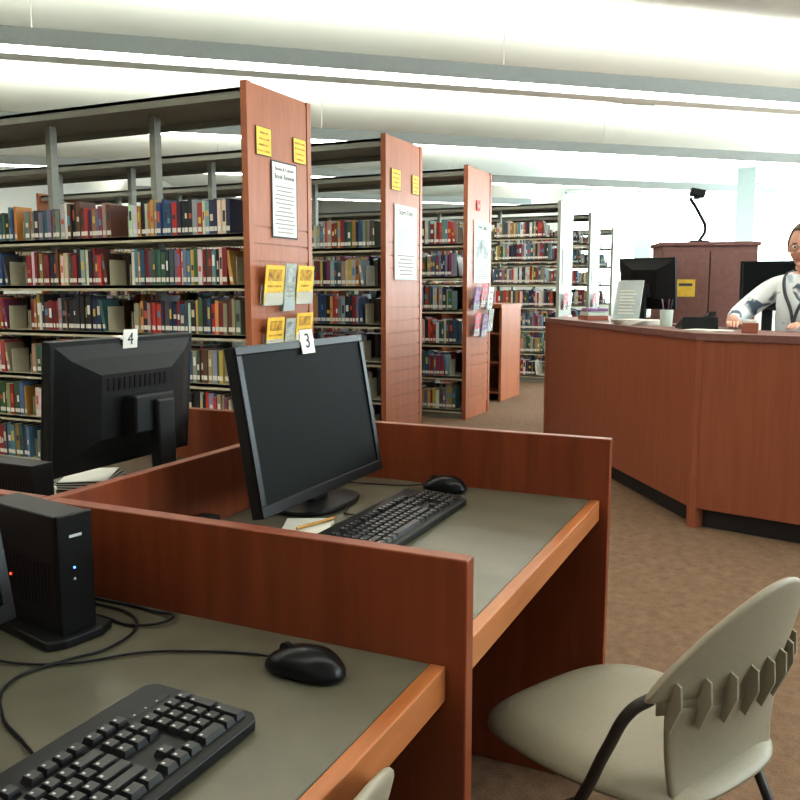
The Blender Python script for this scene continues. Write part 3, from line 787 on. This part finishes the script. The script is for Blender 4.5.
for s in (1, -1):
    sh = node(L(s*0.18, 0.03, 1.255), 0.078, nb_)
    if s == 1:
        el = node(L(0.32, 0.16, 1.10), 0.064, sh); wr_ = node(L(0.27, 0.38, 1.075), 0.036, el)
        hp = L(0.25, 0.43, 1.068)
    else:
        el = node(L(-0.28, 0.18, 1.07), 0.060, sh); wr_ = node(L(-0.14, 0.40, 1.075), 0.032, el)
        hp = L(-0.12, 0.45, 1.068)
    h0 = node(hp, (0.034, 0.018), wr_)
    hands.append((s, V[wr_].copy(), hp))
    hi = node(L(s*0.09, 0.03, 0.79), 0.10, pel)
    kn = node(L(s*0.11, 0.40, 0.785), 0.072, hi)
    an = node(L(s*0.11, 0.40, 0.37), 0.045, kn)
    node(L(s*0.115, 0.54, 0.335), 0.038, an)
me = skinmesh(V, E, RR)
for k in ('blouse', 'skin', 'pants', 'black_kick'): me.materials.append(MATS[k])
for p in me.polygons:
    c = p.center; p.use_smooth = True
    rel = Vector((c.x, c.y, 0))-OR; rel.z = 0
    f_ = rel.dot(F)
    if c.z > 1.345: p.material_index = 1
    elif c.z > 0.98 and f_ > 0.36: p.material_index = 1
    elif c.z < 0.40: p.material_index = 3
    elif c.z < 0.90: p.material_index = 2
    else: p.material_index = 0
o = bpy.data.objects.new('body', me); COL.objects.link(o); o.parent = Plib
for s, w, hp in hands:
    d = (hp-w).normalized(); side = Vector((d.y, -d.x, 0))*s
    for k, (off, ln) in enumerate(((-0.026, 0.062), (-0.009, 0.072), (0.009, 0.067), (0.025, 0.052))):
        base = hp + side*off*0.9 + Vector((0, 0, 0.002))
        pts = [base, base+d*0.03+side*off*0.2, base+d*(0.03+ln*0.45)+Vector((0, 0, -0.006)), base+d*(0.02+ln*0.85)+Vector((0, 0, -0.018))]
        mf = skinmesh(pts, [(0, 1), (1, 2), (2, 3)], [0.010, 0.009, 0.008, 0.0065])
        mf.materials.append(MATS['skin'])
        for p in mf.polygons: p.use_smooth = True
        oo = bpy.data.objects.new('finger_%d' % (k+1), mf); COL.objects.link(oo); oo.parent = Plib
    base = w + d*0.02 - side*0.016
    pts = [base, base-side*0.025+d*0.022, base-side*0.034+d*0.05+Vector((0, 0, -0.01))]
    mf = skinmesh(pts, [(0, 1), (1, 2)], [0.012, 0.010, 0.008]); mf.materials.append(MATS['skin'])
    for p in mf.polygons: p.use_smooth = True
    oo = bpy.data.objects.new('thumb', mf); COL.objects.link(oo); oo.parent = Plib
# dark strap and lanyard
tube('lanyard', [L(0.075, -0.01, 1.36), L(0.088, 0.085, 1.33), L(0.065, 0.155, 1.24), L(0.02, 0.180, 1.14), L(0.0, 0.186, 1.06)], 0.009, 'ink', Plib)
tube('lanyard_side', [L(-0.075, -0.01, 1.36), L(-0.088, 0.085, 1.33), L(-0.065, 0.155, 1.24), L(-0.02, 0.180, 1.14), L(0.0, 0.186, 1.06)], 0.009, 'ink', Plib)
ang = math.atan2(-F.x, F.y)
Mh = Matrix.Translation(L(0, 0.075, 1.495)) @ Matrix.Rotation(ang+R(5), 4, 'Z') @ Matrix.Rotation(R(-8), 4, 'X')
b = Bld(Mh)
def hf(p):
    x, y, z = p
    if z < 0: x *= 1-0.30*(-z)**1.5; y = y*(1-0.12*(-z)) + (0.10*(-z) if y > 0 else 0.16*(-z))
    if y > 0: y *= 0.95
    if y > 0.5 and abs(z-0.05) < 0.15 and 0.15 < abs(x) < 0.6: y -= 0.05
    return Vector((x, y, z))
b.ell((0, 0, 0), (0.078, 0.098, 0.122), 'skin', fn=hf, nu=40, nv=28)
b.ell((0, 0.096, -0.022), (0.013, 0.018, 0.014), 'skin'); b.ell((0, 0.089, -0.002), (0.009, 0.012, 0.026), 'skin')
for s in (-1, 1):
    b.ell((s*0.029, 0.080, 0.008), (0.014, 0.010, 0.009), 'eye_white'); b.ell((s*0.029, 0.0885, 0.008), (0.006, 0.003, 0.006), 'ink')
    b.ell((s*0.029, 0.085, 0.028), (0.017, 0.006, 0.0035), 'hair')
    b.ell((s*0.081, -0.004, -0.005), (0.010, 0.018, 0.028), 'skin')
    b.ell((s*0.040, 0.064, -0.035), (0.020, 0.018, 0.018), 'skin')
b.ell((0, 0.090, -0.056), (0.023, 0.008, 0.0045), 'lips'); b.ell((0, 0.089, -0.064), (0.019, 0.008, 0.005), 'lips')
b.ell((0, 0.082, -0.092), (0.022, 0.016, 0.014), 'skin')
b.obj('head', Plib)
b = Bld(Mh)
def hair(p):
    x, y, z = p
    k = 1+0.02*math.sin(x*14+z*9)*math.sin(y*11)
    if y > 0.25 and z < 0.66: y = 0.25 + (y-0.25)*0.12
    if z < -0.05:
        q = min(1, (-z-0.05)/0.6)
        x *= 1-0.25*q
        if y > -0.1: x *= 1-0.35*q; y = min(y, 0.0)
    return Vector((x*k, y*k, z*k))
b.ell((0, -0.008, 0.012), (0.088, 0.108, 0.128), 'hair', fn=hair, nu=40, nv=28)
b.obj('hair', Plib)
for s in (-1, 1):
    pts = [tuple(Mh @ Vector((s*0.030+0.022*math.cos(t), 0.099, 0.006+0.017*math.sin(t)))) for t in [2*math.pi*i/10 for i in range(10)]]
    tube('glasses_rim', pts, 0.0014, 'ink', Plib, cyc=True)
tube('glasses_bridge', [tuple(Mh @ Vector((x, 0.101, 0.010))) for x in (-0.009, 0, 0.009)], 0.0014, 'ink', Plib)
so = OR
Ps = empty('drafting_stool', Matrix.Translation((so.x, so.y, 0)) @ Matrix.Rotation(ang, 4, 'Z'))
b = Bld(); b.ell((0, 0.03, 0.645), (0.23, 0.22, 0.04), 'pants', nu=28, nv=12); b.cyl((0, 0, 0.08), (0, 0, 0.63), 0.03, 'steel_grey')
for k in range(5):
    t = 2*math.pi*k/5+0.3; b.cyl((0, 0, 0.10), (0.28*math.cos(t), 0.28*math.sin(t), 0.06), 0.016, 'black_plastic', 0.012)
    b.cyl((0.28*math.cos(t), 0.28*math.sin(t)-0.012, 0.03), (0.28*math.cos(t), 0.28*math.sin(t)+0.012, 0.03), 0.03, 'black_plastic')
b.obj('seat_and_base', Ps)
tube('foot_ring', [(0.24*math.cos(t), 0.24*math.sin(t), 0.26) for t in [2*math.pi*i/12 for i in range(12)]], 0.011, 'steel_grey', Ps, True)

# ------------------------------------------------------------------ world, camera
w = bpy.data.worlds.new('World'); sc.world = w; w.use_nodes = True
bg = w.node_tree.nodes['Background']; bg.inputs[0].default_value = (0.80, 0.95, 1.0, 1); bg.inputs[1].default_value = 13.0
cam = bpy.data.cameras.new('Camera'); co = bpy.data.objects.new('Camera', cam); COL.objects.link(co)
co.location = (0, 0, 1.25); co.rotation_euler = (R(90-7.46), 0, R(25)); cam.lens = 37.8; cam.sensor_width = 36; cam.clip_start = 0.05
sc.camera = co
sc.view_settings.view_transform = 'Standard'
sc.view_settings.exposure = 0.0
sc.view_settings.gamma = 0.86
